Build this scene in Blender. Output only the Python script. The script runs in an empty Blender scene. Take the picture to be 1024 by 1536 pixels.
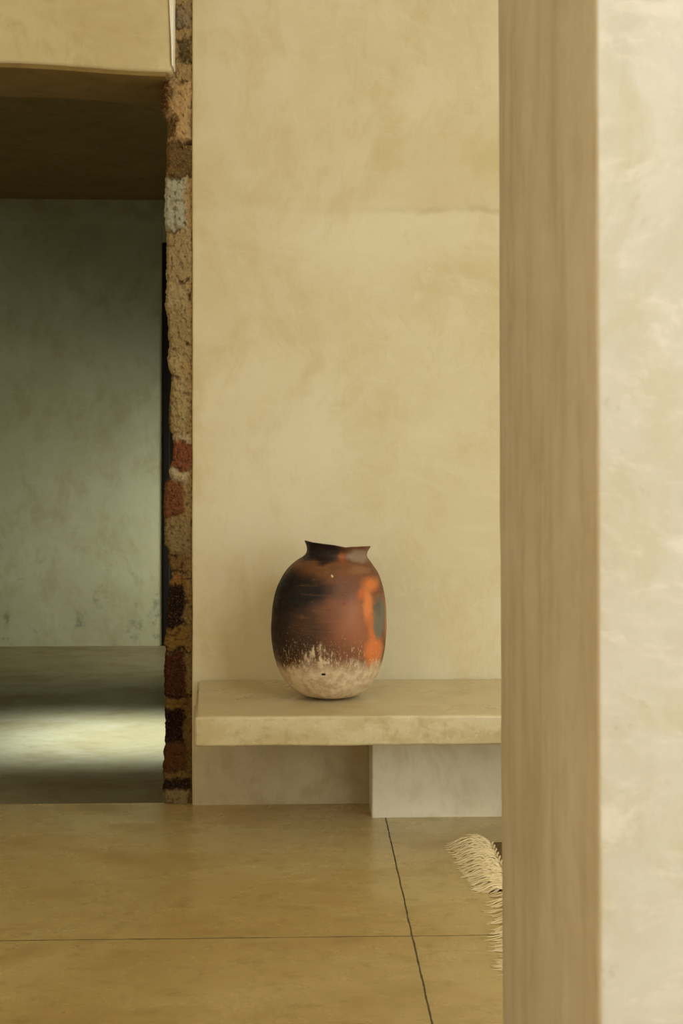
import bpy, bmesh, math, random
from mathutils import Vector, noise
random.seed(7)
scene = bpy.context.scene
col = scene.collection

# ------------------------------------------------------------------ measurements
F = 2134.0            # focal length in pixels of the 1536 px tall frame
VH = 650.0            # row of the horizon
H = 1.207             # eye height (m)
YAW = math.radians(2.07)
YW = 4.64             # front of the plastered wall behind the bench

def at(u, v, Y=None, z=None):
    fx, fy = math.sin(YAW), math.cos(YAW)
    rx, ry = math.cos(YAW), -math.sin(YAW)
    a = (u - 512) / F; b = (VH - v) / F
    d = Vector((fx + a * rx, fy + a * ry, b))
    t = (Y / d.y) if Y is not None else ((z - H) / d.z)
    return Vector((0, 0, H)) + d * t

def lerp(a, b, t): return a + (b - a) * t
def clamp(x, a=0.0, b=1.0): return max(a, min(b, x))
def sstep(a, b, x):
    t = clamp((x - a) / (b - a)); return t * t * (3 - 2 * t)
def interp(pts, x):
    if x <= pts[0][0]: return pts[0][1]
    for (x0, y0), (x1, y1) in zip(pts, pts[1:]):
        if x <= x1: return lerp(y0, y1, (x - x0) / (x1 - x0))
    return pts[-1][1]
def smooth_interp(pts, x):           # Catmull-Rom through the points
    n = len(pts)
    if x <= pts[0][0]: return pts[0][1]
    if x >= pts[-1][0]: return pts[-1][1]
    for i in range(n - 1):
        if x <= pts[i + 1][0]:
            x0, p1 = pts[i]; x1, p2 = pts[i + 1]
            m1 = (p2 - pts[i - 1][1]) / (x1 - pts[i - 1][0]) if i > 0 else (p2 - p1) / (x1 - x0)
            m2 = (pts[i + 2][1] - p1) / (pts[i + 2][0] - x0) if i + 2 < n else (p2 - p1) / (x1 - x0)
            h = x1 - x0; t = (x - x0) / h
            return ((2*t**3 - 3*t**2 + 1) * p1 + (t**3 - 2*t**2 + t) * h * m1
                    + (-2*t**3 + 3*t**2) * p2 + (t**3 - t**2) * h * m2)
def lin(c):
    return tuple((x / 255 / 12.92) if x / 255 <= 0.04045 else ((x / 255 + 0.055) / 1.055) ** 2.4 for x in c)

# ------------------------------------------------------------------ materials
class Mat:
    def __init__(s, name, rough=0.8, spec=0.3):
        s.m = bpy.data.materials.new(name); s.m.use_nodes = True
        s.t = s.m.node_tree; s.n = s.t.nodes; s.l = s.t.links
        s.b = s.n['Principled BSDF']
        s.b.inputs['Roughness'].default_value = rough
        s.b.inputs['Specular IOR Level'].default_value = spec
        s.co = s.n.new('ShaderNodeTexCoord').outputs['Object']
        s.sep = None
    def link(s, v, sock):
        if isinstance(v, bpy.types.NodeSocket): s.l.new(v, sock)
        elif isinstance(v, (tuple, list)): sock.default_value = tuple(v) + ((1,) if len(v) == 3 and sock.type == 'RGBA' else ())
        else: sock.default_value = v
    def xyz(s, vec=None):
        nd = s.n.new('ShaderNodeSeparateXYZ'); s.l.new(vec or s.co, nd.inputs[0]); return nd.outputs
    def scale(s, k, off=(0, 0, 0), vec=None):
        nd = s.n.new('ShaderNodeMapping'); s.l.new(vec or s.co, nd.inputs['Vector'])
        nd.inputs['Scale'].default_value = k; nd.inputs['Location'].default_value = off
        return nd.outputs[0]
    def noise(s, sc, det=4, ro=0.55, vec=None, dist=0.0, colour=False):
        nd = s.n.new('ShaderNodeTexNoise'); s.l.new(vec or s.co, nd.inputs['Vector'])
        nd.inputs['Scale'].default_value = sc; nd.inputs['Detail'].default_value = det
        nd.inputs['Roughness'].default_value = ro; nd.inputs['Distortion'].default_value = dist
        return nd.outputs['Color' if colour else 'Fac']
    def voro(s, sc, vec=None, feature='F1'):
        nd = s.n.new('ShaderNodeTexVoronoi'); nd.feature = feature
        s.l.new(vec or s.co, nd.inputs['Vector']); nd.inputs['Scale'].default_value = sc
        return nd.outputs['Distance']
    def math(s, op, a, b=0.0, c=None, cl=False):
        nd = s.n.new('ShaderNodeMath'); nd.operation = op; nd.use_clamp = cl
        s.link(a, nd.inputs[0]); s.link(b, nd.inputs[1])
        if c is not None: s.link(c, nd.inputs[2])
        return nd.outputs[0]
    def step(s, v, a, b, lo=0.0, hi=1.0):
        nd = s.n.new('ShaderNodeMapRange'); nd.interpolation_type = 'SMOOTHSTEP'
        s.link(v, nd.inputs['Value']); s.link(a, nd.inputs['From Min']); s.link(b, nd.inputs['From Max'])
        nd.inputs['To Min'].default_value = lo; nd.inputs['To Max'].default_value = hi
        return nd.outputs[0]
    def mix(s, f, a, b, mode='MIX'):
        nd = s.n.new('ShaderNodeMix'); nd.data_type = 'RGBA'; nd.blend_type = mode
        s.link(f, nd.inputs[0]); s.link(a, nd.inputs[6]); s.link(b, nd.inputs[7])
        return nd.outputs[2]
    def add_vec(s, a, b, k):
        sub = s.n.new('ShaderNodeVectorMath'); sub.operation = 'SUBTRACT'
        s.l.new(b, sub.inputs[0]); sub.inputs[1].default_value = (0.5, 0.5, 0.5)
        nd = s.n.new('ShaderNodeVectorMath'); nd.operation = 'MULTIPLY_ADD'
        s.l.new(sub.outputs[0], nd.inputs[0]); nd.inputs[1].default_value = (k, k, k) if not isinstance(k, tuple) else k
        s.l.new(a, nd.inputs[2]); return nd.outputs[0]
    def colour(s, c): s.link(c, s.b.inputs['Base Color'])
    def rough(s, r): s.link(r, s.b.inputs['Roughness'])
    def bump(s, h, strength=0.3, dist=0.01):
        nd = s.n.new('ShaderNodeBump'); nd.inputs['Strength'].default_value = strength
        nd.inputs['Distance'].default_value = dist; s.l.new(h, nd.inputs['Height'])
        s.l.new(nd.outputs[0], s.b.inputs['Normal'])

def plaster(name, base, pale, deep, stain=None, seed=0.0, bump=0.25, streak=None, big=1.1, rough=0.72, amount=1.0):
    """hand-trowelled lime plaster: cloudy patches, trowel sweeps, hairline scratches"""
    m = Mat(name, rough, 0.25)
    v = m.scale((1, 1, 1), (seed, seed * .7, seed * 1.3))
    w = m.add_vec(v, m.noise(1.7, 3, .5, v, colour=True), 0.35)
    a = m.noise(big * 1.3, 6, .62, w)
    b = m.noise(big * 5.2, 7, .66, m.scale((1, 1, .62), (3, 1, 2), w), .15)
    c = m.mix(m.step(a, .40, .66, 0, .80 * amount), base, pale)
    c = m.mix(m.step(b, .46, .70, 0, .62 * amount), c, deep)
    d = m.noise(20, 7, .72, m.scale((1, 1, .8), (0, 0, 0), w))
    c = m.mix(m.step(d, .52, .70, 0, .42 * amount), c, pale)
    b2 = m.noise(9, 6, .68, m.scale((1, 1, .5), (9, 4, 6), w), .2)
    c = m.mix(m.step(b2, .53, .68, 0, .38 * amount), c, deep)
    sw = m.noise(1, 5, .65, m.scale((5, 5, 26), (2, 6, 1), w))          # sideways trowel sweeps
    c = m.mix(m.step(sw, .54, .68, 0, .26 * amount), c, pale)
    e = m.noise(75, 5, .75, v)
    c = m.mix(m.step(e, .56, .72, 0, .22 * amount), c, deep)
    if streak:
        s_ = m.noise(1, 5, .6, m.scale(streak[0], (0, 0, 0), v))
        c = m.mix(m.step(s_, .42, .68, 0, streak[2]), c, streak[1])
        s2 = m.noise(1, 4, .65, m.scale(tuple(k * 3.3 for k in streak[0]), (4, 2, 1), v))
        c = m.mix(m.step(s2, .52, .70, 0, streak[2] * .6), c, pale)
    if stain:
        c = stain(m, c, w)
    m.colour(c)
    h = m.math('ADD', m.math('MULTIPLY', b, .9), m.math('MULTIPLY', d, .35))
    h = m.math('ADD', h, m.math('MULTIPLY', e, .10))
    m.bump(h, bump, .012)
    m.rough(m.step(d, .3, .7, rough - .1, rough + .1))
    return m.m

def patch(m, w, cx, cz, rx, rz, soft=.6, ax='xz'):
    """elliptical blotch on a vertical wall, edge broken by the warped coordinate w"""
    o = m.xyz(w)
    dx = m.math('DIVIDE', m.math('SUBTRACT', o[0], cx), rx)
    dz = m.math('DIVIDE', m.math('SUBTRACT', o[2], cz), rz)
    r = m.math('SQRT', m.math('ADD', m.math('MULTIPLY', dx, dx), m.math('MULTIPLY', dz, dz)))
    return m.step(r, 1.0, 1.0 - soft, 0, 1)

# ------------------------------------------------------------------ mesh helpers
def link_mesh(name, verts, faces, mat, parent=None, smooth=True):
    me = bpy.data.meshes.new(name); me.from_pydata(verts, [], faces); me.update()
    bm = bmesh.new(); bm.from_mesh(me); bmesh.ops.recalc_face_normals(bm, faces=bm.faces); bm.to_mesh(me); bm.free()
    if smooth: me.polygons.foreach_set('use_smooth', [True] * len(me.polygons))
    for mt in (mat if isinstance(mat, list) else [mat]): me.materials.append(mt)
    o = bpy.data.objects.new(name, me); col.objects.link(o)
    if parent: o.parent = parent
    return o

def axis_pts(lo, hi, r, step):
    pts = [lo + r * k / 4 for k in range(4)] if r > 0 else []
    a, b = lo + r, hi - r
    n = max(1, int(round((b - a) / step)))
    pts += [a + (b - a) * i / n for i in range(n + 1)]
    if r > 0: pts += [b + r * (k + 1) / 4 for k in range(4)]
    return pts

def round_box(lo, hi, r=.01, step=.25, wob=.0, freq=3.0, deform=None, seed=0.0):
    """watertight box with rounded edges, surfaces a little uneven"""
    A = [axis_pts(lo[i], hi[i], r, step) for i in range(3)]
    N = [len(a) - 1 for a in A]
    verts, idx, faces = [], {}, []
    def vid(i, j, k):
        key = (i, j, k)
        if key in idx: return idx[key]
        p = Vector((A[0][i], A[1][j], A[2][k]))
        q = Vector([clamp(p[t], lo[t] + r, hi[t] - r) for t in range(3)])
        d = p - q
        if r > 0 and d.length > 1e-9:
            n = d.normalized(); p = q + n * r
        else:
            n = Vector((0, 0, 0))
            for t in range(3):
                if abs(p[t] - lo[t]) < 1e-9: n[t] -= 1
                if abs(p[t] - hi[t]) < 1e-9: n[t] += 1
            n.normalize()
        if wob:
            s = p * freq + Vector((seed, seed, seed))
            p = p + n * wob * (noise.noise(s) + .5 * noise.noise(s * 2.7))
        if deform: p = deform(p)
        idx[key] = len(verts); verts.append(p); return idx[key]
    for k in (0, N[2]):
        for i in range(N[0]):
            for j in range(N[1]): faces.append((vid(i, j, k), vid(i + 1, j, k), vid(i + 1, j + 1, k), vid(i, j + 1, k)))
    for j in (0, N[1]):
        for i in range(N[0]):
            for k in range(N[2]): faces.append((vid(i, j, k), vid(i + 1, j, k), vid(i + 1, j, k + 1), vid(i, j, k + 1)))
    for i in (0, N[0]):
        for j in range(N[1]):
            for k in range(N[2]): faces.append((vid(i, j, k), vid(i, j + 1, k), vid(i, j + 1, k + 1), vid(i, j, k + 1)))
    return verts, faces

def boxes(name, parts, mat, parent=None, **kw):
    V, Fc = [], []
    for lo, hi in parts:
        v, f = round_box(lo, hi, **kw); o = len(V)
        V += v; Fc += [tuple(i + o for i in q) for q in f]
    return link_mesh(name, V, Fc, mat, parent)

def struct(o, label=None):
    o['kind'] = 'structure'
    if label: o['label'] = label
    return o
def thing(o, label, cat, group=None):
    o['label'] = label; o['category'] = cat
    if group: o['group'] = group
    return o

# ------------------------------------------------------------------ key positions
XE = at(288.0, 650, YW).x                      # straight edge where plaster meets the stone
YL = YW - .06                                  # face of the plaster over the doorway
YB = YW + .36                                  # rear face of the thick wall
DROP = .18                                     # floor beyond the doorway lies a little lower
YR = (H + DROP) * F / (967 - VH) * math.cos(YAW) * 1.0     # far wall of the room beyond
ZL = at(200, 101, YL).z                        # underside of the lintel
ZC = at(120, 300, YR).z                        # ceiling of the room beyond
XD = at(243, 700, YR).x                        # dark doorway in the far wall starts here
ZD = at(243, 364, YR).z
CEIL = 3.9
XLEFT, XRIGHT, YREAR = -3.2, 4.6, -3.2
XBR = 1.15                                     # right wall of the room beyond

PYB = 2.22
pb = at(749, 650, PYB).x
def solve_front():
    # front corner is the point of the same x-plane seen at column 894
    lo, hi = .8, PYB
    for _ in range(60):
        mid = (lo + hi) / 2
        if at(894, 650, mid).x > pb: hi = mid
        else: lo = mid
    return lo
PYF = solve_front()

# ------------------------------------------------------------------ wall materials
OCHRE = lin((201, 186, 147)); OCHRE_P = lin((212, 200, 168)); OCHRE_D = lin((192, 172, 126))
def main_stain(m, c, w):
    # rubbed, re-plastered zones seen on the wall
    b1 = at(480, 210, YW); c = m.mix(m.math('MULTIPLY', patch(m, w, b1.x, b1.z, .30, .24, .7), .35), c, lin((186, 156, 92)))
    b2 = at(455, 680, YW); c = m.mix(m.math('MULTIPLY', patch(m, w, b2.x, b2.z, .20, .10, .7), .40), c, lin((182, 160, 112)))
    b3 = at(470, 632, YW); c = m.mix(m.math('MULTIPLY', patch(m, w, b3.x, b3.z, .10, .025, .8), .4), c, lin((214, 200, 156)))
    b4 = at(330, 60, YW); c = m.mix(m.math('MULTIPLY', patch(m, w, b4.x, b4.z, .14, .22, .7), .35), c, lin((208, 196, 152)))
    # lift line of the plaster: a faint seam, with an older darker coat above it
    o = m.xyz(w); q = m.xyz(); zz = at(600, 316, YW).z
    dz = m.math('SUBTRACT', q[2], m.math('ADD', zz - .05, m.math('MULTIPLY', m.noise(2.6, 5, .65), .10)))
    up = m.math('MULTIPLY', m.step(dz, -.012, .018), m.step(dz, .55, .05))
    up = m.math('MULTIPLY', up, m.step(m.noise(1.8, 4, .6), .36, .56))
    c = m.mix(m.math('MULTIPLY', up, .36), c, lin((184, 160, 108)))
    k = m.math('MULTIPLY', m.step(m.math('ABSOLUTE', dz), .020, .001, 0, .34), m.step(m.noise(4.5, 3, .6), .42, .62))
    k = m.math('MULTIPLY', k, m.step(q[0], at(540, 318, YW).x, at(660, 318, YW).x, .25, 1))
    c = m.mix(k, c, lin((150, 134, 88)))
    # paler, greyer tone low down on the wall
    c = m.mix(m.math('MULTIPLY', m.step(m.math('ADD', o[2], m.math('MULTIPLY', m.noise(1.4, 3, .5), .9)), 1.9, .8), .6), c, lin((202, 192, 168)))
    return c
M_MAIN = plaster('plaster_ochre', OCHRE, OCHRE_P, OCHRE_D, main_stain, 2.0, .22)
M_LINTEL = plaster('plaster_over_door', lin((194, 175, 132)), lin((208, 193, 153)), lin((178, 156, 108)), None, 9.0, .25, big=1.8)
M_BACK = plaster('plaster_room_beyond', lin((158, 160, 132)), lin((172, 176, 150)), lin((140, 136, 100)), None, 4.0, .2)
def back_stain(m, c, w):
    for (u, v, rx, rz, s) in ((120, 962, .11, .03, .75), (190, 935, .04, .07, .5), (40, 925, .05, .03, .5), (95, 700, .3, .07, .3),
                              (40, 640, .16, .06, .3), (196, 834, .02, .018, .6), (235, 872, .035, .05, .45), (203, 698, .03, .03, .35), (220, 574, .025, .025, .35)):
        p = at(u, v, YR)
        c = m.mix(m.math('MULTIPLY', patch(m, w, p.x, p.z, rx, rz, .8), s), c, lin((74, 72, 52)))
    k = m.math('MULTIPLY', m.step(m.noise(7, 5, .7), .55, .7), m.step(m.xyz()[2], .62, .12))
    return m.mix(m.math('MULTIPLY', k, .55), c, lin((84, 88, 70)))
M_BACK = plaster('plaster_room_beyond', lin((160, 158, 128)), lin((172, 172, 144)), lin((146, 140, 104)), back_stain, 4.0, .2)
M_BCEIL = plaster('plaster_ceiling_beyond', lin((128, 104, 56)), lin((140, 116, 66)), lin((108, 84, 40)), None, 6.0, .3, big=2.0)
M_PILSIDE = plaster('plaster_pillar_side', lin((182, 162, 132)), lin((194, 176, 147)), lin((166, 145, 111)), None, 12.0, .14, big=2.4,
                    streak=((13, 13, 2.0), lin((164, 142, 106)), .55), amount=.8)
def pillar_stain(m, c, w):
    a = m.noise(9, 7, .66, m.scale((1.2, 1, 1), (1, 0, 0), w), .2)
    c = m.mix(m.step(a, .47, .63, 0, .55), c, lin((170, 159, 130)))
    b = m.noise(13, 7, .7, m.scale((.8, 1, 1.7), (7, 0, 3), w), .2)
    c = m.mix(m.step(b, .52, .65, 0, .55), c, lin((198, 187, 171)))
    h = m.noise(1, 5, .7, m.scale((14, 14, 60), (3, 1, 5), w))
    c = m.mix(m.step(h, .53, .67, 0, .35), c, lin((195, 183, 164)))
    o = m.xyz(w)                                   # rubbed paler band along the corner
    band = m.math('MULTIPLY', m.step(o[0], pb + .062, pb + .030), m.step(m.noise(7, 6, .7), .38, .6))
    c = m.mix(m.math('MULTIPLY', band, .55), c, lin((204, 195, 177)))
    d = m.noise(26, 6, .75, w)
    return m.mix(m.step(d, .60, .72, 0, .45), c, lin((148, 134, 104)))
M_PILLAR = plaster('plaster_pillar', lin((178, 168, 152)), lin((188, 180, 165)), lin((168, 157, 134)), pillar_stain, 12.0, .14, big=2.4, amount=.8)
M_PED = plaster('plaster_pedestal', lin((212, 200, 168)), lin((220, 210, 182)), lin((196, 182, 146)), None, 17.0, .2, big=2.6)
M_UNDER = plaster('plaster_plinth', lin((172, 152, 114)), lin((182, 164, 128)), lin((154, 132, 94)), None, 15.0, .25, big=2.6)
M_ROOM = plaster('plaster_room', lin((238, 230, 210)), lin((242, 236, 220)), lin((232, 222, 198)), None, 20.0, .2)

# ------------------------------------------------------------------ floors
def concrete_floor(name, base, pale, deep, joints, rough, spec=.42):
    m = Mat(name, rough, spec)
    v = m.co
    w = m.add_vec(v, m.noise(1.3, 3, .5, v, colour=True), .22)
    a = m.noise(1.3, 5, .6, m.scale((1, 1.2, 1), (0, 0, 0), w))
    b = m.noise(4.2, 7, .68, m.scale((.7, 1.1, 1), (0, 0, 0), w), .12)
    c = m.mix(m.step(a, .40, .64, 0, .8), base, pale)
    c = m.mix(m.step(b, .48, .70, 0, .45), c, deep)
    d = m.noise(19, 7, .74, m.scale((.7, 1.2, 1), (0, 0, 0), w))
    c = m.mix(m.step(d, .50, .68, 0, .45), c, deep)
    d3 = m.noise(8, 6, .7, m.scale((.8, 1.2, 1), (5, 2, 0), w))
    c = m.mix(m.step(d3, .52, .66, 0, .45), c, pale)
    sp = m.noise(55, 3, .6, v)
    c = m.mix(m.step(sp, .68, .76, 0, .45), c, lin((84, 62, 26)))
    h = m.math('ADD', m.math('MULTIPLY', b, .4), m.math('MULTIPLY', d, .15))
    if joints:
        wob = m.math('MULTIPLY', m.math('SUBTRACT', m.noise(9, 5, .7, v), .5), .007)
        wid = m.math('MULTIPLY', m.noise(30, 3, .6, v), 1.0)
        o = m.xyz(v); tot = None
        for (ax, p0, p1, half) in joints:
            # a cut along the line p0-p1; ax = the coordinate it runs along
            i, j = (0, 1) if ax == 'x' else (1, 0)
            slope = (p1[j] - p0[j]) / (p1[i] - p0[i])
            ln = m.math('MULTIPLY_ADD', m.math('SUBTRACT', o[i], p0[i]), slope, p0[j])
            dd = m.math('ABSOLUTE', m.math('ADD', m.math('SUBTRACT', o[j], ln), wob))
            dd = m.math('DIVIDE', dd, m.math('MULTIPLY_ADD', wid, 1.5, .25))
            k = m.step(dd, half, half * .45)
            tot = k if tot is None else m.math('MAXIMUM', tot, k)
        c = m.mix(m.math('MULTIPLY', tot, .92), c, lin((52, 38, 14)))
        h = m.math('SUBTRACT', h, m.math('MULTIPLY', tot, .8))
        m.rough(m.math('ADD', m.step(b, .35, .7, rough - .06, rough + .10), m.math('MULTIPLY', tot, .4)))
    else:
        m.rough(m.step(b, .35, .7, rough - .05, rough + .1))
    m.colour(c); m.bump(h, .10, .008)
    return m.m
jx = (at(0, 1411, z=0), at(750, 1402.5, z=0))
jy = (at(581, 1240, z=0), at(648, 1536, z=0))
M_FLOOR = concrete_floor('polished_concrete', lin((182, 156, 99)), lin((194, 172, 116)), lin((146, 119, 64)),
                         [('x', jx[0], jx[1], .0029), ('y', jy[0], jy[1], .0030)], .27, .62)
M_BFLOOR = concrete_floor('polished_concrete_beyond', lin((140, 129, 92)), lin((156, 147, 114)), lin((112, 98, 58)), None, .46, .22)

YT = YW + .03                                  # threshold
struct(boxes('floor', [((XLEFT, YREAR, -.4), (XRIGHT, YT, 0))], M_FLOOR, r=.004, step=.5), 'polished ochre concrete floor with two crossing saw-cut joints')
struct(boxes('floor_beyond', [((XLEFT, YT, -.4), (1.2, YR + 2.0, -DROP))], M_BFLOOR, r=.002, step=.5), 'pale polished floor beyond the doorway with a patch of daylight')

# ------------------------------------------------------------------ walls
struct(boxes('wall_back', [((XE, YW, -.19), (XRIGHT, YB, CEIL))], M_MAIN, r=.007, step=.16, wob=.0022, freq=2.6), 'tall ochre plaster wall behind the bench and the jar')
# plaster over the doorway, edges rounded by hand
def lintel_def(p):
    # the lower edge droops towards the stone, the right edge leans
    k = sstep(XLEFT, at(250, 100, YL).x, p.x)
    s = clamp((p.z - ZL) / (CEIL - ZL))
    q = p.copy()
    x0 = at(0, 97, YL).x; x1 = at(245, 103, YL).x
    q.z += (.011 - .024 * sstep(x0, x1, p.x)) * (1 - clamp(s * 4))
    q.x -= .008 * clamp((p.z - ZL) / .28) * sstep(XLEFT, x1, p.x)
    return q
XLR = at(257.5, 100, YL).x
struct(boxes('wall_lintel', [((XLEFT, YL, ZL), (XLR, YB, CEIL))], M_LINTEL, r=.014, step=.06, wob=.0022, freq=3.5, deform=lintel_def), 'ochre plaster wall panel over the dark doorway')
M_LITEDGE = plaster('lit_edge_white', lin((238, 232, 214)), lin((244, 240, 226)), lin((224, 214, 186)), None, 3.0, .2, big=4)  # white stands in for light falling on the lintel's right edge
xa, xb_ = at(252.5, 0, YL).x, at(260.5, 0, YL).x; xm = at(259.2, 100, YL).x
def lit_edge_def(p):
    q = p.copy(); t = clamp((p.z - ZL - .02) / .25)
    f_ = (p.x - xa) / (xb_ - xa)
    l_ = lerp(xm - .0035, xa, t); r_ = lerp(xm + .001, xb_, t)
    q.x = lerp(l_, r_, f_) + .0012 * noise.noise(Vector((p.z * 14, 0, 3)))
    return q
struct(boxes('trim_3', [((xa, YL - .005, ZL + .005), (xb_, YB - .004, CEIL - .02))], M_LITEDGE, r=.0022, step=.05, deform=lit_edge_def), 'lintel edge beside the stone above the doorway, its lit side painted white')
LY0, LY1, LZ0, LZ1 = -1.9, .3, .9, 2.7  # opening cut for the added left fill lamp
struct(boxes('wall_left', [((XLEFT - .25, YREAR, -.2), (-2.3, LY0, CEIL)), ((XLEFT - .25, LY1, -.2), (-2.3, YB, CEIL)), ((XLEFT - .25, LY0, -.2), (-2.3, LY1, LZ0)), ((XLEFT - .25, LY0, LZ1), (-2.3, LY1, CEIL))], M_ROOM, r=.01, step=.5))
struct(boxes('wall_rear', [((XLEFT - .25, YREAR - .25, -.2), (2.5, YREAR, CEIL)), ((4.4, YREAR - .25, -.2), (XRIGHT + .25, YREAR, CEIL)), ((2.5, YREAR - .25, 3.0), (4.4, YREAR, CEIL))], M_ROOM, r=.01, step=.5))
# right wall with a tall garden opening
OY0, OY1, OZ = -2.4, 1.7, 3.0
struct(boxes('wall_right', [((XRIGHT, YREAR, -.2), (XRIGHT + .25, OY0, CEIL)), ((XRIGHT, OY1, -.2), (XRIGHT + .25, YB, CEIL)),
                            ((XRIGHT, OY0, OZ), (XRIGHT + .25, OY1, CEIL))], M_ROOM, r=.006, step=.5))
SX0, SX1, SY0, SY1 = 1.4, 3.8, -2.2, .2       # opening added for the overhead fill lamp
struct(boxes('ceiling', [((XLEFT - .25, YREAR - .25, CEIL), (SX0, YB, CEIL + .2)), ((SX1, YREAR - .25, CEIL), (XRIGHT + .25, YB, CEIL + .2)),
                         ((SX0, YREAR - .25, CEIL), (SX1, SY0, CEIL + .2)), ((SX0, SY1, CEIL), (SX1, YB, CEIL + .2))], M_ROOM, r=.01, step=.6))
# the room beyond
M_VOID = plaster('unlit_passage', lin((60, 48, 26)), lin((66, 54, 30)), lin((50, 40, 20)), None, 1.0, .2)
XDR = XBR
struct(boxes('wall_beyond', [((XLEFT, YR, -.4), (XD, YR + .3, ZC + .2)), ((XD - .001, YR, ZD), (XDR, YR + .3, ZC + .2))], M_BACK, r=.006, step=.3, wob=.002), 'grey green plaster wall of the dim room beyond the doorway')
struct(boxes('wall_beyond_left', [((XLEFT - .25, YB, -.4), (XLEFT, YR + .3, ZC + .2))], M_BACK, r=.006, step=.4))
CY0, CY1, CZ0, CZ1 = 6.0, 7.1, 1.25, 2.4     # side opening that lets the daylight patch in
struct(boxes('wall_beyond_right', [((XBR, YB, -.4), (XBR + .2, CY0, ZC + .2)), ((XBR, CY1, -.4), (XBR + .2, 7.6, ZC + .2)), ((XBR, 8.8, -.4), (XBR + .2, YR + .3, ZC + .2)), ((XBR, 7.6, 1.2), (XBR + .2, 8.8, ZC + .2)), ((XBR, 7.6, -.4), (XBR + .2, 8.8, .05)),
                                   ((XBR, CY0, -.4), (XBR + .2, CY1, CZ0)), ((XBR, CY0, CZ1), (XBR + .2, CY1, ZC + .2))], M_BACK, r=.004, step=.4))
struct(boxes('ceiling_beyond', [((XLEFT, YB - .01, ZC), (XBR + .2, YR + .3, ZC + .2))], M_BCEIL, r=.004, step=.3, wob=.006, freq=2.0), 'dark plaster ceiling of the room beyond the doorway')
struct(boxes('ceiling_soffit', [((XLEFT, YL + .012, ZL - .012), (XLR - .02, YB - .002, ZL + .02))], M_BCEIL, r=.004, step=.1, wob=.002, deform=lintel_def), 'dark panel under the lintel over the doorway, shade put into its colour')  # panel added to darken the lintel's underside, shade kept in its colour
zc2 = at(120, 336, YR).z
struct(boxes('trim_1', [((XLEFT, YR - .02, zc2), (XBR, YR + .05, ZC + .02))], M_BACK, r=.008, step=.2, wob=.002), 'shallow plaster band along the top of the far wall')
M_DARK = Mat('reveal_shade', .6, .2); M_DARK.colour(M_DARK.mix(M_DARK.noise(1, 4, .6, M_DARK.scale((20, 20, 1.5))), lin((14, 9, 4)), lin((24, 16, 8)))); M_DARK = M_DARK.m  # near-black lining added to carry the shade inside the far doorway
struct(boxes('trim_2', [((XD + .006, YR - .012, -DROP), (XD + .05, YR + .31, ZD)), ((XD + .05, YR - .012, ZD - .05), (XDR, YR + .31, ZD))], M_DARK, r=.004, step=.3), 'near-black lining standing in for shade in the unlit doorway in the far wall')
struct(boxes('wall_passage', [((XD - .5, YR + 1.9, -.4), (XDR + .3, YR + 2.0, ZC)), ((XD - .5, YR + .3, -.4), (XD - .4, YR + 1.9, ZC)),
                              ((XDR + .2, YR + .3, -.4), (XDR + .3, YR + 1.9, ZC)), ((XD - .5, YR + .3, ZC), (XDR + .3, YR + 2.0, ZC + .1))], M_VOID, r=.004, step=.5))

# ------------------------------------------------------------------ broken stone edge of the wall
YS = YW + .012
def zs(v): return H + (VH - v) / F * YS
# left outline (row, column) read along the stones
edge = [(-400, 250), (0, 250), (95, 250), (108, 246), (120, 244), (128, 242), (165, 241.5), (172, 249), (200, 250), (250, 249), (262, 247), (300, 246.5), (345, 247.5),
        (352, 250), (380, 249), (420, 249.5), (440, 249), (458, 246.5), (480, 250), (520, 253), (535, 250), (555, 253), (563, 257), (600, 254), (630, 252),
        (645, 254), (652, 259), (690, 258.5), (708, 253), (716, 254), (724, 247), (745, 245.5), (780, 246), (815, 246), (822, 251), (840, 253), (856, 256), (866, 258),
        (872, 254), (890, 251), (930, 249), (945, 248), (968, 246), (974, 247), (990, 246), (1040, 246), (1060, 247), (1110, 247), (1120, 245.5), (1150, 244), (1170, 245), (1185, 243), (1200, 246), (1300, 247)]
# stones: (row0, row1, col0, col1, colour, bulge)
TAN = (150, 126, 84)
stones = [
 (10, 46, 263, 285, (142, 122, 92), .008), (60, 96, 268, 287, (96, 78, 46), -.004), (122, 172, 240, 257, (84, 52, 22), .012),
 (126, 214, 254, 289, (182, 148, 100), .016), (176, 212, 246, 262, (104, 78, 42), -.004), (214, 266, 246, 288, (104, 80, 44), .000),
 (268, 346, 246, 278, (164, 158, 132), .012), (350, 424, 247, 289, (156, 132, 90), .008), (426, 470, 246, 282, (160, 138, 96), .008),
 (470, 540, 248, 286, (150, 128, 84), .003), (532, 563, 248, 272, (164, 142, 98), .010), (565, 652, 251, 259, (92, 88, 58), .000), (565, 650, 258, 279, (158, 136, 92), .008),
 (652, 668, 255, 284, (166, 146, 110), .008), (662, 706, 256, 286, (120, 68, 40), .004), (704, 722, 250, 282, (172, 154, 118), .010),
 (720, 776, 244, 276, (108, 64, 34), .008), (776, 830, 244, 284, (128, 106, 66), .006), (832, 858, 250, 282, (112, 84, 44), .004),
 (860, 884, 250, 280, (128, 90, 42), .004), (876, 942, 246, 276, (34, 18, 9), -.004), (942, 972, 246, 286, (116, 86, 38), .004),
 (975, 1048, 245, 279, (62, 28, 12), .006), (1048, 1062, 246, 286, (108, 80, 34), .000), (1062, 1116, 246, 276, (34, 12, 6), -.002),
 (1116, 1158, 244, 280, (82, 48, 18), .006), (1158, 1168, 244, 282, (110, 82, 40), .003), (1166, 1184, 244, 286, (40, 22, 10), -.003), (1182, 1206, 244, 282, (126, 104, 66), .006)]
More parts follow.
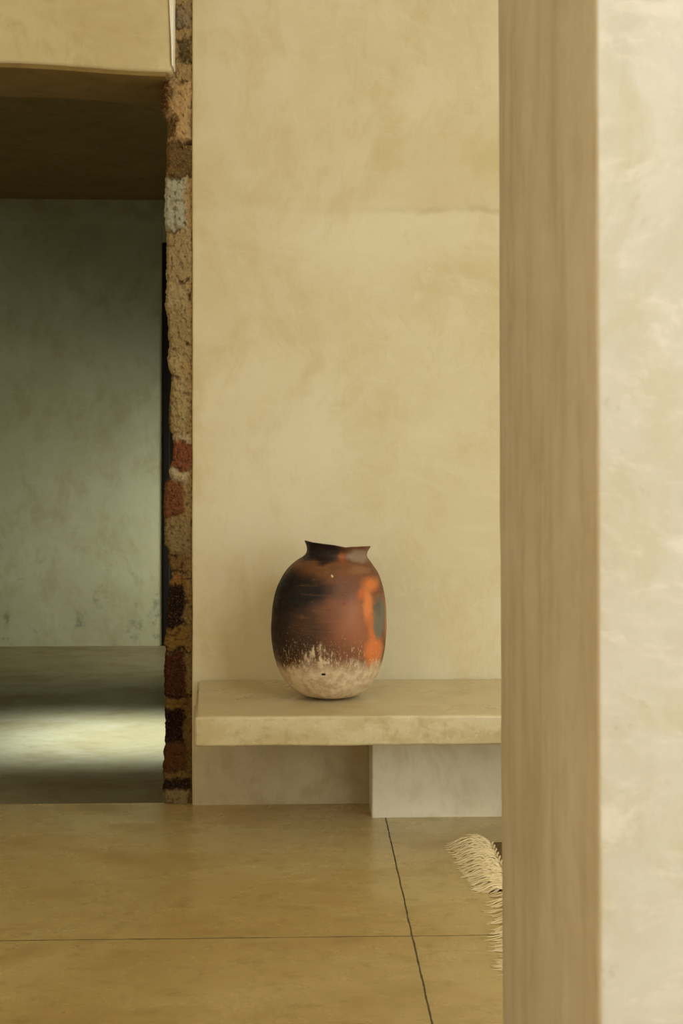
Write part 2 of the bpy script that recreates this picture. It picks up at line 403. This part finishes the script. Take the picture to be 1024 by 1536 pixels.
cracks = [(44, 262, 276, 3, 262, 284, .012), (126, 268, 280, 4, 0, 0, .014), (217, 270, 289, 7, 0, 0, .016), (266, 252, 284, 4, 0, 0, .014), (348, 248, 268, 4, 0, 0, .012),
          (421, 271, 284, 4, 0, 0, .016), (448, 279, 285, 13, 0, 0, .012), (516, 279, 287, 5, 0, 0, .014), (564, 252, 268, 4, 0, 0, .014), (706, 246, 262, 3, 0, 0, .008),
          (831, 248, 264, 5, 0, 0, .016), (858, 256, 276, 3, 0, 0, .014), (868, 276, 287, 3, 0, 0, .010), (906, 262, 278, 26, 0, 0, .006), (950, 246, 270, 3, 0, 0, .01), (973, 246, 287, 4, 0, 0, .016), (1046, 250, 276, 3, 0, 0, .008), (1116, 246, 270, 3, 0, 0, .008), (1046, 279, 285, 8, 0, 0, .01)]
def fr(u, v, a, b, seed, oct=4): return noise.fractal(Vector((u * a, v * b, seed)), .85, 2.1, oct)
def stone_at(u, v):
    uu = u + 5.5 * noise.noise(Vector((u * .05, v * .035, 3.1))) + 3.2 * fr(u, v, .14, .10, 8.1)
    vv = v + 8.0 * noise.noise(Vector((u * .06, v * .03, 13.7))) + 3.6 * fr(u, v, .13, .11, 1.9)
    k = sstep(450, 1150, v)
    c = Vector(lin((lerp(166, 104, k), lerp(138, 78, k), lerp(92, 38, k))))
    b = -.002
    for (v0, v1, u0, u1, cc, bu) in stones:
        if v0 - 9 < vv < v1 + 9 and u0 - 9 < uu < u1 + 9:
            d = min(vv - v0, v1 - vv, (uu - u0) if u0 > 252 else 99, u1 - uu)
            # rounded corners and a broken outline
            ku = sstep(-3.0, 4.0, d + 2.6 * fr(u, v, .34, .30, 21.0, 3))
            if ku > 0:
                c = c.lerp(Vector(lin(cc)), ku)
                b = lerp(b, bu * sstep(-1, 9, d) + bu * .2, ku)
    m1 = fr(u, v, .20, .15, 31.0); m2 = fr(u, v, .50, .42, 41.0)
    dirt = sstep(.10, .75, m1); dust = sstep(.25, .95, m2)
    c = c.lerp(Vector((c[0] * .38, c[1] * .32, c[2] * .24)), .75 * dirt)
    c = c.lerp(Vector(lin((lerp(190, 128, k), lerp(166, 100, k), lerp(120, 56, k)))), .55 * dust)
    b += .0035 * m2 - .004 * dirt
    cr = 0
    for (cv, u0, u1, th, _a, _b, dep) in cracks:
        if abs(vv - cv) < th and u0 - 3 < uu < u1 + 3:
            kk = sstep(th * .62, th * .25, abs(vv - cv)) * sstep(u0 - 2, u0 + 2, uu) * sstep(u1 + 2, u1 - 2, uu)
            cr = max(cr, kk); b -= dep * kk
    return c, b, cr
def build_stone():
    verts, cols, faces = [], [], []
    rows = []
    v = -300.0
    while v < 1290: rows.append(v); v += 1.1 if v > -8 else 14
    rows.append(1290)
    NF, NJ = 44, 16
    u1 = 292.0
    ring = 0
    for v in rows:
        z = zs(v)
        ue = interp(edge, v) + 1.6 * noise.noise(Vector((v * .13, 5.5, 0))) + 1.0 * noise.noise(Vector((v * .4, 2.5, 0)))
        line = []
        xl = at(ue, 650, YS).x; xr = at(u1, 650, YS).x
        for j in range(NJ):                        # jamb, from the rear forward
            t = j / NJ
            y = lerp(YB - .002, YS + .014, t)
            c, b, cr = stone_at(ue + 3, v)
            x = xl + .004 + .010 * noise.fractal(Vector((y * 22, z * 22, 4.0)), .9, 2.1, 4)
            line.append((Vector((x, y, z)), c))
        for i in range(NF + 1):
            t = i / NF
            u = lerp(ue, u1, t)
            c, b, cr = stone_at(u, v)
            x = lerp(xl, xr, t)
            p3 = Vector((x * 60, z * 60, 1.0))
            rough = .0055 * noise.fractal(p3, .8, 2.1, 5) + .003 * abs(noise.noise(p3 * .5))
            roundc = .016 * (1 - sstep(0, .16, t)) ** 2
            y = YS + roundc - b - rough * sstep(1.02, .9, t)
            line.append((Vector((x, y, z)), c))
        line.append((Vector((xr, YB - .002, z)), Vector(lin(TAN))))
        if ring == 0: ring = len(line)
        for p, c in line: verts.append(p); cols.append(c)
    n = len(rows)
    for r in range(n - 1):
        for k in range(ring):
            a = r * ring + k; b = r * ring + (k + 1) % ring
            faces.append((a, b, b + ring, a + ring))
    faces.append(tuple(range(ring))); faces.append(tuple((n - 1) * ring + k for k in range(ring)))
    m = Mat('rubble_stone_and_mortar', .92, .15)
    at_ = m.n.new('ShaderNodeAttribute'); at_.attribute_name = 'stone_colour'
    g = m.noise(70, 6, .75); g2 = m.noise(190, 4, .7); g3 = m.noise(26, 5, .7)
    c = m.mix(m.step(g, .50, .70, 0, .55), at_.outputs['Color'], m.mix(1, at_.outputs['Color'], (.42, .36, .28), 'MULTIPLY'))
    c = m.mix(m.step(g2, .60, .74, 0, .45), c, m.mix(.5, at_.outputs['Color'], lin((214, 196, 152))))
    c = m.mix(m.step(g3, .56, .74, 0, .5), c, m.mix(1, at_.outputs['Color'], (.5, .42, .32), 'MULTIPLY'))
    m.colour(c); m.bump(m.math('ADD', g, m.math('MULTIPLY', g2, .4)), .7, .006)
    o = link_mesh('wall_stone', verts, faces, m.m)
    ca = o.data.color_attributes.new('stone_colour', 'FLOAT_COLOR', 'POINT')
    ca.data.foreach_set('color', [x for c in cols for x in (c[0], c[1], c[2], 1.0)])
    return o
struct(build_stone(), 'narrow strip of broken rubble stone beside the dark doorway')

# ------------------------------------------------------------------ pillar in front
def pillar_def(p):
    q = p.copy(); z = p.z
    k = (z - H)
    q.x -= .0019 * k * 2.0 * (1 if p.x < pb + .25 else 0) - 0
    w = .0008 * noise.noise(Vector((z * 2.3, p.y * 3, 1))) + .0004 * noise.noise(Vector((z * 9, p.y * 3, 5)))
    q.x += w; q.y += w
    return q
pil = struct(boxes('pillar', [((pb, PYF, -.19), (pb + .52, PYB, CEIL))], [M_PILLAR, M_PILSIDE], r=.006, step=.07, wob=.0012, freq=5, deform=pillar_def),
       'square pale plaster pillar standing in front on the right')
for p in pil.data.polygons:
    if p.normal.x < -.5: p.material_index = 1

# ------------------------------------------------------------------ bench
ZT = at(500, 1019, YW).z                       # top of the slab at the wall
YF = at(500, 1074, z=ZT).y                     # its front edge
THK = ZT - at(500, 1119.5, YF).z
bench = bpy.data.objects.new('bench', None); col.objects.link(bench)
bench.location = (1.0, (YW + YF) / 2, 0)
thing(bench, 'low built-in concrete bench along the ochre wall carrying the clay jar', 'bench')
def slab_mat(name, gr):
    m = Mat(name, .4, .5)
    v = m.co
    w = m.add_vec(v, m.noise(2.5, 3, .5, v, colour=True), .25)
    a = m.noise(2.0, 5, .55, m.scale((.6, 1, 1), (0, 0, 0), w)); b = m.noise(10, 7, .7, m.scale((.6, 1, 1), (0, 0, 0), v)); d = m.noise(75, 6, .75, v)
    c = m.mix(m.step(a, .4, .64, 0, .8), lin((192, 175, 134)), lin((202, 187, 148)))
    c = m.mix(m.step(b, .50, .72, 0, .55), c, lin((170, 146, 96)))
    c = m.mix(m.step(d, .53, .66, 0, .5 * gr), c, lin((212, 196, 152)))
    g = m.noise(22, 7, .72, v)
    c = m.mix(m.step(g, .50, .66, 0, .5 * gr), c, lin((158, 136, 90)))
    g2 = m.noise(5, 5, .6, m.scale((1, 1, 2.5), (3, 0, 0), v))
    c = m.mix(m.step(g2, .48, .62, 0, .25 + .2 * gr), c, lin((168, 148, 98)))
    pits = m.noise(85, 3, .6, v)
    c = m.mix(m.step(pits, .70, .76, 0, .6), c, lin((120, 98, 56)))
    m.colour(c); m.bump(m.math('ADD', m.math('MULTIPLY', b, .5), m.math('MULTIPLY', d, .25 * gr)), .012 + .06 * gr, .006)
    m.rough(m.step(a, .35, .7, .26, .38))
    return m.m
xb0 = at(291.5, 1098, YF).x; xb1 = at(297, 1021, YW).x
def slab_def(p):
    q = p.copy()
    lx = p.x; t = clamp((p.y - YF) / (YW - YF))
    k = 1 - sstep(xb0, xb0 + .5, p.x)
    q.x += (xb1 - xb0) * t * k
    # worn, slightly wavy arris
    e = sstep(YF + .03, YF, p.y)
    if p.z > ZT - .012: q.z -= e * .0035 * max(0, noise.noise(Vector((p.x * 11, 1.1, 2.2))) + .35 * noise.noise(Vector((p.x * 47, 6.1, 2.2))))
    q.z += .0022 * noise.noise(Vector((p.x * 5, p.z * 4, 2))) * (1 if p.z < ZT - .01 else .35)
    if p.z < ZT - THK + .012: q.z += .0022 * max(0, noise.noise(Vector((p.x * 13, 3.3, p.y * 9)))) * e
    q.y += e * (.0018 * noise.noise(Vector((p.x * 7, p.z * 9, 7))) + .001 * noise.noise(Vector((p.x * 30, p.z * 30, 7))))
    return q
v, f = round_box((xb0, YF, ZT - THK), (XRIGHT - .005, YW - .0045, ZT), r=.009, step=.03, wob=.0005, freq=8, deform=slab_def)
slab = link_mesh('slab', [p - bench.location for p in v], f, [slab_mat('bench_concrete', 1.0), slab_mat('bench_concrete_trowelled', .12)], bench)
for p in slab.data.polygons:
    if p.normal.z > .6: p.material_index = 1
YP = at(650, 1226, z=0).y
xp = at(557.5, 1180, YP).x
v, f = round_box((xp, YP, -.004), (XRIGHT - .3, YW - .0075, ZT - THK + .001), r=.007, step=.09, wob=.002, freq=5)
ped = link_mesh('pedestal', [p - bench.location for p in v], f, M_PED, bench)
ped['label'] = 'greyer plastered plinth under the slab'
# darker plaster facing on the wall below the slab
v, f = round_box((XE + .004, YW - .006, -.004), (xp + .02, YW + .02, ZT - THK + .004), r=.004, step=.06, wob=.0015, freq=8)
skirt = link_mesh('baseboard_back', v, f, M_UNDER); struct(skirt, 'darker plaster facing on the wall under the bench')

# ------------------------------------------------------------------ clay jar
pc = at(493.5, 1045, z=ZT)
S = (pc - Vector((0, 0, H))).dot(Vector((math.sin(YAW), math.cos(YAW), 0))) / F   # metres per pixel at the jar
prof = [(1045.5, 0), (1045.2, 12), (1044.5, 25), (1042, 38), (1037.5, 50), (1030, 59.5), (1016, 70), (1000, 77.3), (980, 82.8), (955, 86.2), (932, 86.8), (905, 84.6),
        (882, 79.6), (862, 71.2), (850, 62.6), (842, 55), (836.5, 48.6), (832, 45.6), (827, 45.0), (822, 46.2), (818, 48.4), (816.2, 49.6)]
cen = [(1046, 495.5), (1035, 495), (1000, 493.5), (950, 492.8), (930, 493.5), (900, 494), (880, 495), (860, 496.7), (850, 497.5), (842, 499.5), (836, 503), (828, 505), (816, 506)]
def jar():
    NA = 200
    rings = []
    hs = []
    n = len(prof)
    # arclength-like resampling of the outside
    outer = []
    for i in range(n - 1):
        for k in range(7):
            outer.append(i + k / 7)
    outer.append(n - 1.0)
    tp = [(i, prof[i][0]) for i in range(n)]; tr = [(i, prof[i][1]) for i in range(n)]
    cc = sorted(cen)
    for t in outer: rings.append((smooth_interp(tp, t), max(0, smooth_interp(tr, t)), 0))
    # rim and inside
    rings += [(815.4, 49.0, 0), (815.2, 47.8, 0), (815.6, 46.6, 1), (818, 44.6, 1), (823, 42.4, 1), (829, 41.6, 1), (835, 43.4, 1), (842, 50, 1), (852, 60, 1), (864, 67, 1), (885, 75, 1), (930, 82, 1), (985, 78, 1), (1020, 62, 1), (1036, 36, 1), (1039, 12, 1), (1039.4, 0, 1)]
    rim = [(-52, 4.6), (-46, 3.2), (-36, .6), (-20, -1.6), (-4, -3.6), (6, -5.6), (12, -6.8), (20, -6.0), (34, -5.4), (52, -4.6)]
    verts, faces = [], []
    for (row, r, ins) in rings:
        c = smooth_interp(cc, row) - 495.5
        for a in range(NA):
            th = 2 * math.pi * a / NA
            px, py = math.cos(th), math.sin(th)
            k = 1 + .010 * noise.noise(Vector((px * 1.6, py * 1.6, row * .011))) * (0 if r < 20 else 1) + .004 * noise.noise(Vector((px * 5, py * 5, row * .05)))
            x, y = r * px * k, r * py * k
            top = sstep(846, 817, row)
            lift = top * (interp(rim, x) - .082 * y)
            z = 1045.5 - row + lift
            verts.append(Vector(((x + c) * S, y * S, z * S)))
    m = len(rings)
    for i in range(m - 1):
        for a in range(NA):
            b = (a + 1) % NA
            faces.append((i * NA + a, i * NA + b, (i + 1) * NA + b, (i + 1) * NA + a))
    return verts, faces
def jar_mat():
    m = Mat('fired_clay', .62, .3)
    K = 1 / S
    o = m.xyz()
    # frontal pixel-like units measured on the jar itself: X across, Z up from the foot (in 1/230 of the height)
    w0 = m.add_vec(m.co, m.noise(11, 4, .6, colour=True), .055)
    w1 = m.add_vec(m.co, m.noise(26, 5, .65, colour=True), .030)
    def blob(col_, row, rx, rz, soft=.7, w=w0, yoff=None):
        """spot on the front of the jar given in columns / rows"""
        q = m.xyz(w)
        X = (col_ - 495.5) * S; Z = (1045.5 - row) * S
        rad = smooth_interp([(p[0], p[1]) for p in sorted(prof)], row) * S
        Y = -math.sqrt(max(0, rad * rad - min(abs(X), rad * .98) ** 2)) if yoff is None else yoff
        dx = m.math('DIVIDE', m.math('SUBTRACT', q[0], X), rx * S)
        dz = m.math('DIVIDE', m.math('SUBTRACT', q[2], Z), rz * S)
        dy = m.math('DIVIDE', m.math('SUBTRACT', q[1], Y), max(rx * S * 1.6, .09))
        r = m.math('SQRT', m.math('ADD', m.math('ADD', m.math('MULTIPLY', dx, dx), m.math('MULTIPLY', dz, dz)), m.math('MULTIPLY', dy, dy)))
        return m.step(r, 1.0, 1.0 - soft)
    fine = m.noise(38, 6, .7); fine2 = m.noise(120, 4, .7); mid = m.noise(14, 5, .65)
    turn = m.noise(1, 4, .6, m.scale((8, 8, 150)))            # fine turning marks
    sweep = m.noise(1, 5, .7, m.scale((30, 30, 110), (0, 0, 0), w0))
    c = m.mix(m.step(mid, .35, .65), lin((96, 60, 34)), lin((116, 70, 42)))
    def put(col_, row, rx, rz, k, rgb, soft=.8, w=w0, yoff=None):
        nonlocal c
        c = m.mix(m.math('MULTIPLY', blob(col_, row, rx, rz, soft, w, yoff), k), c, lin(rgb))
    put(540, 925, 58, 66, .95, (146, 87, 50), .75)            # reddish middle
    put(532, 915, 24, 36, .45, (156, 100, 64), .9, w1)
    put(552, 955, 34, 30, .5, (150, 92, 60), .8)
    put(520, 872, 42, 30, .7, (104, 64, 36), .8)
    put(416, 925, 98, 108, .97, (34, 19, 9), .6)              # smoke-blackened left side
    put(455, 935, 34, 50, .65, (74, 46, 22), .8, w1)
    put(448, 958, 44, 24, .6, (46, 26, 12), .8, w1)
    put(450, 878, 66, 32, .98, (15, 7, 3), .6)
    put(432, 885, 52, 44, .92, (18, 9, 4), .7)
    put(478, 848, 66, 7, .75, (98, 62, 30), .9)
    put(470, 822, 62, 20, .97, (20, 10, 6), .45)
    put(470, 834, 50, 10, .9, (22, 11, 6), .6)
    put(520, 852, 30, 9, .6, (112, 70, 38), .8)
    put(556, 872, 24, 15, .9, (206, 116, 54), .85, w1); put(543, 884, 14, 14, .7, (196, 100, 44), .85, w1)         # bright orange firing
    put(551, 902, 11, 36, .9, (212, 122, 62), .75, w1)
    put(558, 940, 10, 30, .8, (204, 110, 56), .75, w1)
    put(562, 972, 26, 34, .92, (208, 116, 58), .65, w1)
    put(584, 915, 14, 66, .75, (186, 124, 80), .7, w1)
    put(568, 922, 13, 40, .93, (108, 104, 84), .40, w1)          # ash-grey cloud at the right
    put(566, 905, 9, 16, .5, (80, 74, 56), .6, w1)
    put(536, 832, 26, 14, .92, (136, 112, 86), .5, w1)         # neck, right part
    put(514, 834, 9, 12, .8, (150, 80, 34), .8, w1)
    put(540, 852, 26, 9, .5, (146, 100, 62), .8, w1)
    c = m.mix(m.step(turn, .56, .70, 0, .16), c, lin((150, 104, 62)))
    c = m.mix(m.step(sweep, .56, .72, 0, .28), c, m.mix(.55, c, lin((170, 120, 74))))
    c = m.mix(m.step(fine, .58, .74, 0, .4), c, m.mix(1, c, (.45, .40, .36), 'MULTIPLY'))
    # lime crust on the foot: ragged drips rising on the front
    q = m.xyz()
    drip = m.noise(1, 4, .62, m.scale((58, 58, 9), (2.3, 0, 0)))
    bign = m.noise(9, 4, .6)
    peak = m.math('ADD', m.math('MULTIPLY', m.math('SUBTRACT', drip, .5), 58 * S), m.math('MULTIPLY', m.math('SUBTRACT', bign, .5), 60 * S))
    p2 = m.math('MULTIPLY', blob(478, 980, 28, 74, .9), 30 * S)
    p3 = m.math('MULTIPLY', blob(430, 1000, 40, 60, .9), -8 * S)
    lvl = m.math('ADD', m.math('ADD', peak, p2), m.math('ADD', p3, 61 * S))
    cr = m.step(m.math('SUBTRACT', q[2], lvl), 12 * S, -12 * S)
    crust = m.mix(m.step(fine, .38, .62), lin((182, 152, 116)), lin((212, 190, 152)))
    crust = m.mix(m.step(fine2, .55, .7, 0, .45), crust, lin((158, 126, 94)))
    crust = m.mix(m.step(m.noise(15, 5, .7), .52, .66, 0, .6), crust, lin((216, 196, 152)))
    thin = m.step(m.noise(52, 6, .75, m.scale((1.25, 1.25, .55))), .44, .60)      # the crust breaks up as it rises
    solid = m.step(q[2], 74 * S, 42 * S)
    c = m.mix(m.math('MULTIPLY', cr, m.math('MULTIPLY', .94, m.math('MAXIMUM', thin, solid))), c, crust)
    dash = m.noise(1, 3, .6, m.scale((150, 150, 42), (1, 5, 2)))
    c = m.mix(m.math('MULTIPLY', m.step(dash, .60, .68), m.math('MULTIPLY', m.step(q[2], 104 * S, 62 * S), .8)), c, lin((204, 178, 130)))
    # spatter above the crust
    dots = m.noise(150, 2, .5)
    band = m.math('MULTIPLY', m.step(q[2], 122 * S, 70 * S), m.step(q[2], 20 * S, 50 * S))
    dots2 = m.noise(70, 4, .7, m.scale((1.2, 1.2, .7)))
    c = m.mix(m.math('MULTIPLY', m.step(dots, .64, .70), m.math('MULTIPLY', band, .6)), c, lin((206, 178, 130)))
    c = m.mix(m.math('MULTIPLY', m.step(dots2, .58, .66), m.math('MULTIPLY', m.step(q[2], 92 * S, 56 * S), .65)), c, lin((196, 170, 128)))
    # chips
    c = m.mix(blob(499, 859, 2.2, 2.8, .6, w1), c, lin((196, 170, 120)))
    c = m.mix(blob(486, 999.5, 4.2, 2.2, .4, m.co), c, lin((22, 12, 8)))
    c = m.mix(blob(415, 998, 3, 6, .4, m.co), c, lin((22, 12, 8)))
    m.colour(c)
    m.rough(m.math('ADD', m.step(fine, .3, .7, .46, .66), m.math('MULTIPLY', cr, .25)))
    hgt = m.math('ADD', m.math('MULTIPLY', fine, .5), m.math('ADD', m.math('MULTIPLY', turn, .35), m.math('MULTIPLY', cr, .5)))
    m.bump(hgt, .22, .004)
    return m.m
v, f = jar()
zmin = min(p.z for p in v)
j = link_mesh('clay_jar', v, f, jar_mat())
j.location = (pc.x + 2 * S, pc.y, ZT - zmin + .0008)
j.rotation_euler = (0, 0, -YAW)
thing(j, 'smoke-blackened terracotta jar with chalky white foot standing on the concrete bench', 'jar')

# ------------------------------------------------------------------ fringed rug
XR0 = at(735, 1271, z=0).x; YR0 = at(735, 1271, z=0).y
rug = bpy.data.objects.new('rug', None); col.objects.link(rug)
rug.location = (XR0 + .7, YR0 - .85, 0)
thing(rug, 'dark woven wool rug with long cream fringe lying on the floor behind the pillar', 'rug')
def rug_mat():
    m = Mat('brown_weave', .95, .1)
    o = m.xyz()
    wv = m.math('MULTIPLY', m.math('SINE', m.math('MULTIPLY', o[0], 700)), m.math('SINE', m.math('MULTIPLY', o[1], 500)))
    c = m.mix(m.step(wv, -.5, .6), lin((74, 54, 28)), lin((150, 122, 78)))
    m.colour(m.mix(m.step(m.noise(40, 4, .6), .4, .65, 0, .5), c, lin((96, 72, 40))))
    m.bump(wv, .6, .003); return m.m
YR1 = 2.42
v, f = round_box((XR0, YR1, .0005), (XR0 + 1.5, YR0, .016), r=.005, step=.03, wob=.002, freq=18)
link_mesh('weave', [p - rug.location for p in v], f, rug_mat(), rug)
def wool_mat():
    m = Mat('cream_wool', .95, .1)
    n = m.noise(60, 4, .6, m.scale((.3, 1, 1)))
    m.colour(m.mix(n, lin((206, 178, 124)), lin((232, 216, 174))))
    return m.m
M_WOOL = wool_mat()
def tube(path, r0, r1, verts, faces, ns=5):
    base = len(verts); n = len(path)
    for i, p in enumerate(path):
        t = (path[min(i + 1, n - 1)] - path[max(i - 1, 0)]).normalized()
        a = t.cross(Vector((0, 0, 1)));
        if a.length < 1e-4: a = Vector((0, 1, 0))
        a.normalize(); b = t.cross(a)
        r = lerp(r0, r1, (i / (n - 1)) ** 1.5)
        for k in range(ns):
            th = 2 * math.pi * k / ns
            verts.append(p + a * (math.cos(th) * r) + b * (math.sin(th) * r))
    for i in range(n - 1):
        for k in range(ns):
            q = (k + 1) % ns
            faces.append((base + i * ns + k, base + i * ns + q, base + (i + 1) * ns + q, base + (i + 1) * ns + k))
    faces.append(tuple(base + k for k in range(ns))[::-1]); faces.append(tuple(base + (n - 1) * ns + k for k in range(ns)))
def fringe():
    V, Fc = [], []
    rnd = random.Random(5)
    def strand(x, y, length, ang, hump, z0=.012, r0=.0030, r1=.0009, zend=.002):
        n = 9; path = []
        ph = rnd.uniform(0, 6.28); wig = rnd.uniform(.002, .007); a2 = ang + rnd.uniform(-.25, .25)
        px, py = x, y
        for i in range(n):
            t = i / (n - 1)
            aa = lerp(ang, a2, t)
            if i: px += -math.cos(aa) * length / (n - 1); py += math.sin(aa) * length / (n - 1)
            z = lerp(z0, zend, sstep(.2, .95, t)) + hump * math.sin(math.pi * clamp(t * 1.15)) ** 1.3
            path.append(Vector((px, py + wig * math.sin(ph + 5 * t), max(z, .0015))))
        tube([p - rug.location for p in path], r0, r1, V, Fc)
    L = YR0 - YR1
    # dense fluffy part by the bench, a thinner row further on
    for i in range(820):
        y = YR0 + .012 - rnd.random() ** 1.15 * .42
        k = (YR0 - y) / .42
        strand(XR0 + rnd.uniform(-.03, .002), y, rnd.choice((.05, .07, .085, .10)) * rnd.uniform(.85, 1.1) * lerp(1.0, .85, k), rnd.gauss(.04 + .22 * (1 - k) ** 2, .13), rnd.uniform(.002, .018) * lerp(1, .5, k), rnd.uniform(.006, .014), .0024)
    for i in range(170):                            # the frayed corner, fanning out and up
        a = rnd.uniform(-.1, .75)
        strand(XR0 + rnd.uniform(-.02, .004), YR0 + rnd.uniform(-.03, .01), rnd.uniform(.05, .115), a, rnd.uniform(.004, .022), .012, .0022)
    clumps = [YR0 - .40 - rnd.random() * (L - .42) for _ in range(75)]
    for yc_ in clumps:
        ln = rnd.uniform(.06, .10) + .03 * sstep(.6, 1.0, YR0 - yc_); an = rnd.gauss(.03, .13)
        for _ in range(rnd.randint(3, 7)):
            strand(XR0 + rnd.uniform(-.012, .004), yc_ + rnd.gauss(0, .005), ln * rnd.uniform(.75, 1.08), an + rnd.gauss(0, .05), rnd.uniform(.0, .008), .008, .0024)
    return V, Fc
v, f = fringe()
fr = link_mesh('fringe', v, f, M_WOOL, rug); fr['kind'] = 'stuff'; fr['label'] = 'long frayed cream wool fringe'
# twisted band where the fringe is knotted on
V, Fc = [], []
n = 150
for s in (0, math.pi):
    path = []
    for i in range(n):
        t = i / (n - 1); y = lerp(YR0 + .006, YR1, t); a = t * 150 + s
        path.append(Vector((XR0 + .004 + .004 * math.cos(a), y, .014 + .002 * math.sin(a))) - rug.location)
    tube(path, .0035, .0035, V, Fc, 6)
kb = link_mesh('knotted_edge', V, Fc, M_WOOL, rug)

# ------------------------------------------------------------------ light
def area(name, loc, target, sx, sy, power, colour, spread=180):
    l = bpy.data.lights.new(name, 'AREA'); l.shape = 'RECTANGLE'; l.size = sx; l.size_y = sy
    l.energy = power; l.color = colour; l.spread = math.radians(spread)
    o = bpy.data.objects.new(name, l); col.objects.link(o); o.location = loc
    o.rotation_euler = (Vector(target) - Vector(loc)).to_track_quat('-Z', 'Y').to_euler()
    return o
# daylight through the tall garden opening on the right and the one behind
DAY = (.885, .97, 1.0)
yc = (OY0 + OY1) / 2
area('garden_daylight', (XRIGHT + .12, yc, OZ / 2), (0, yc, OZ / 2), OY1 - OY0 - .1, OZ - .1, 118, DAY)
area('terrace_daylight', (3.45, YREAR - .12, 1.5), (2.4, 2, 1.4), 1.8, 2.9, 70, DAY)
area('overhead_fill', ((SX0 + SX1) / 2, (SY0 + SY1) / 2, CEIL + .1), ((SX0 + SX1) / 2 - .6, (SY0 + SY1) / 2 + .6, 0), SX1 - SX0 - .1, SY1 - SY0 - .1, 205, DAY)  # added lamp overhead, lifts the bench top and floor
area('left_fill', (-2.36, (LY0 + LY1) / 2, (LZ0 + LZ1) / 2), (0, 1.2, 1.5), LY1 - LY0 - .1, LZ1 - LZ0 - .1, 34, DAY)  # added lamp on the left, softens the jar's shadow on the wall
# daylight dropping through the high side opening of the room beyond, and a low one by its far wall
area('side_daylight', (XBR + .25, 6.56, 1.95), (-.50, 6.56, -DROP), .84, 1.2, 17, (.76, .88, 1.0), 15)
area('low_daylight', (XBR + .12, 8.2, .6), (-1.9, YR, .42), .8, .7, 15, (1.0, 1.0, .86), 68)
w = bpy.data.worlds.new('world'); scene.world = w; w.use_nodes = True
bg = w.node_tree.nodes['Background']; bg.inputs[0].default_value = (.75, .85, 1, 1); bg.inputs[1].default_value = .6

# ------------------------------------------------------------------ camera
cam = bpy.data.cameras.new('camera'); co = bpy.data.objects.new('camera', cam); col.objects.link(co)
co.location = (0, 0, H); co.rotation_euler = (math.radians(90), 0, -YAW)
cam.sensor_fit = 'VERTICAL'; cam.sensor_height = 36; cam.lens = 36 * F / 1536
cam.shift_y = -(768 - VH) / 1536
cam.clip_start = .05; cam.clip_end = 100
cam.dof.use_dof = True; cam.dof.focus_distance = 4.3; cam.dof.aperture_fstop = 9
scene.camera = co
scene.view_settings.view_transform = 'Standard'; scene.view_settings.look = 'None'
scene.view_settings.exposure = -.02; scene.view_settings.gamma = 1
try: scene.view_settings.use_curve_mapping = False
except Exception: pass
scene.cycles.max_bounces = 10; scene.cycles.diffuse_bounces = 8
scene.cycles.use_denoising = True
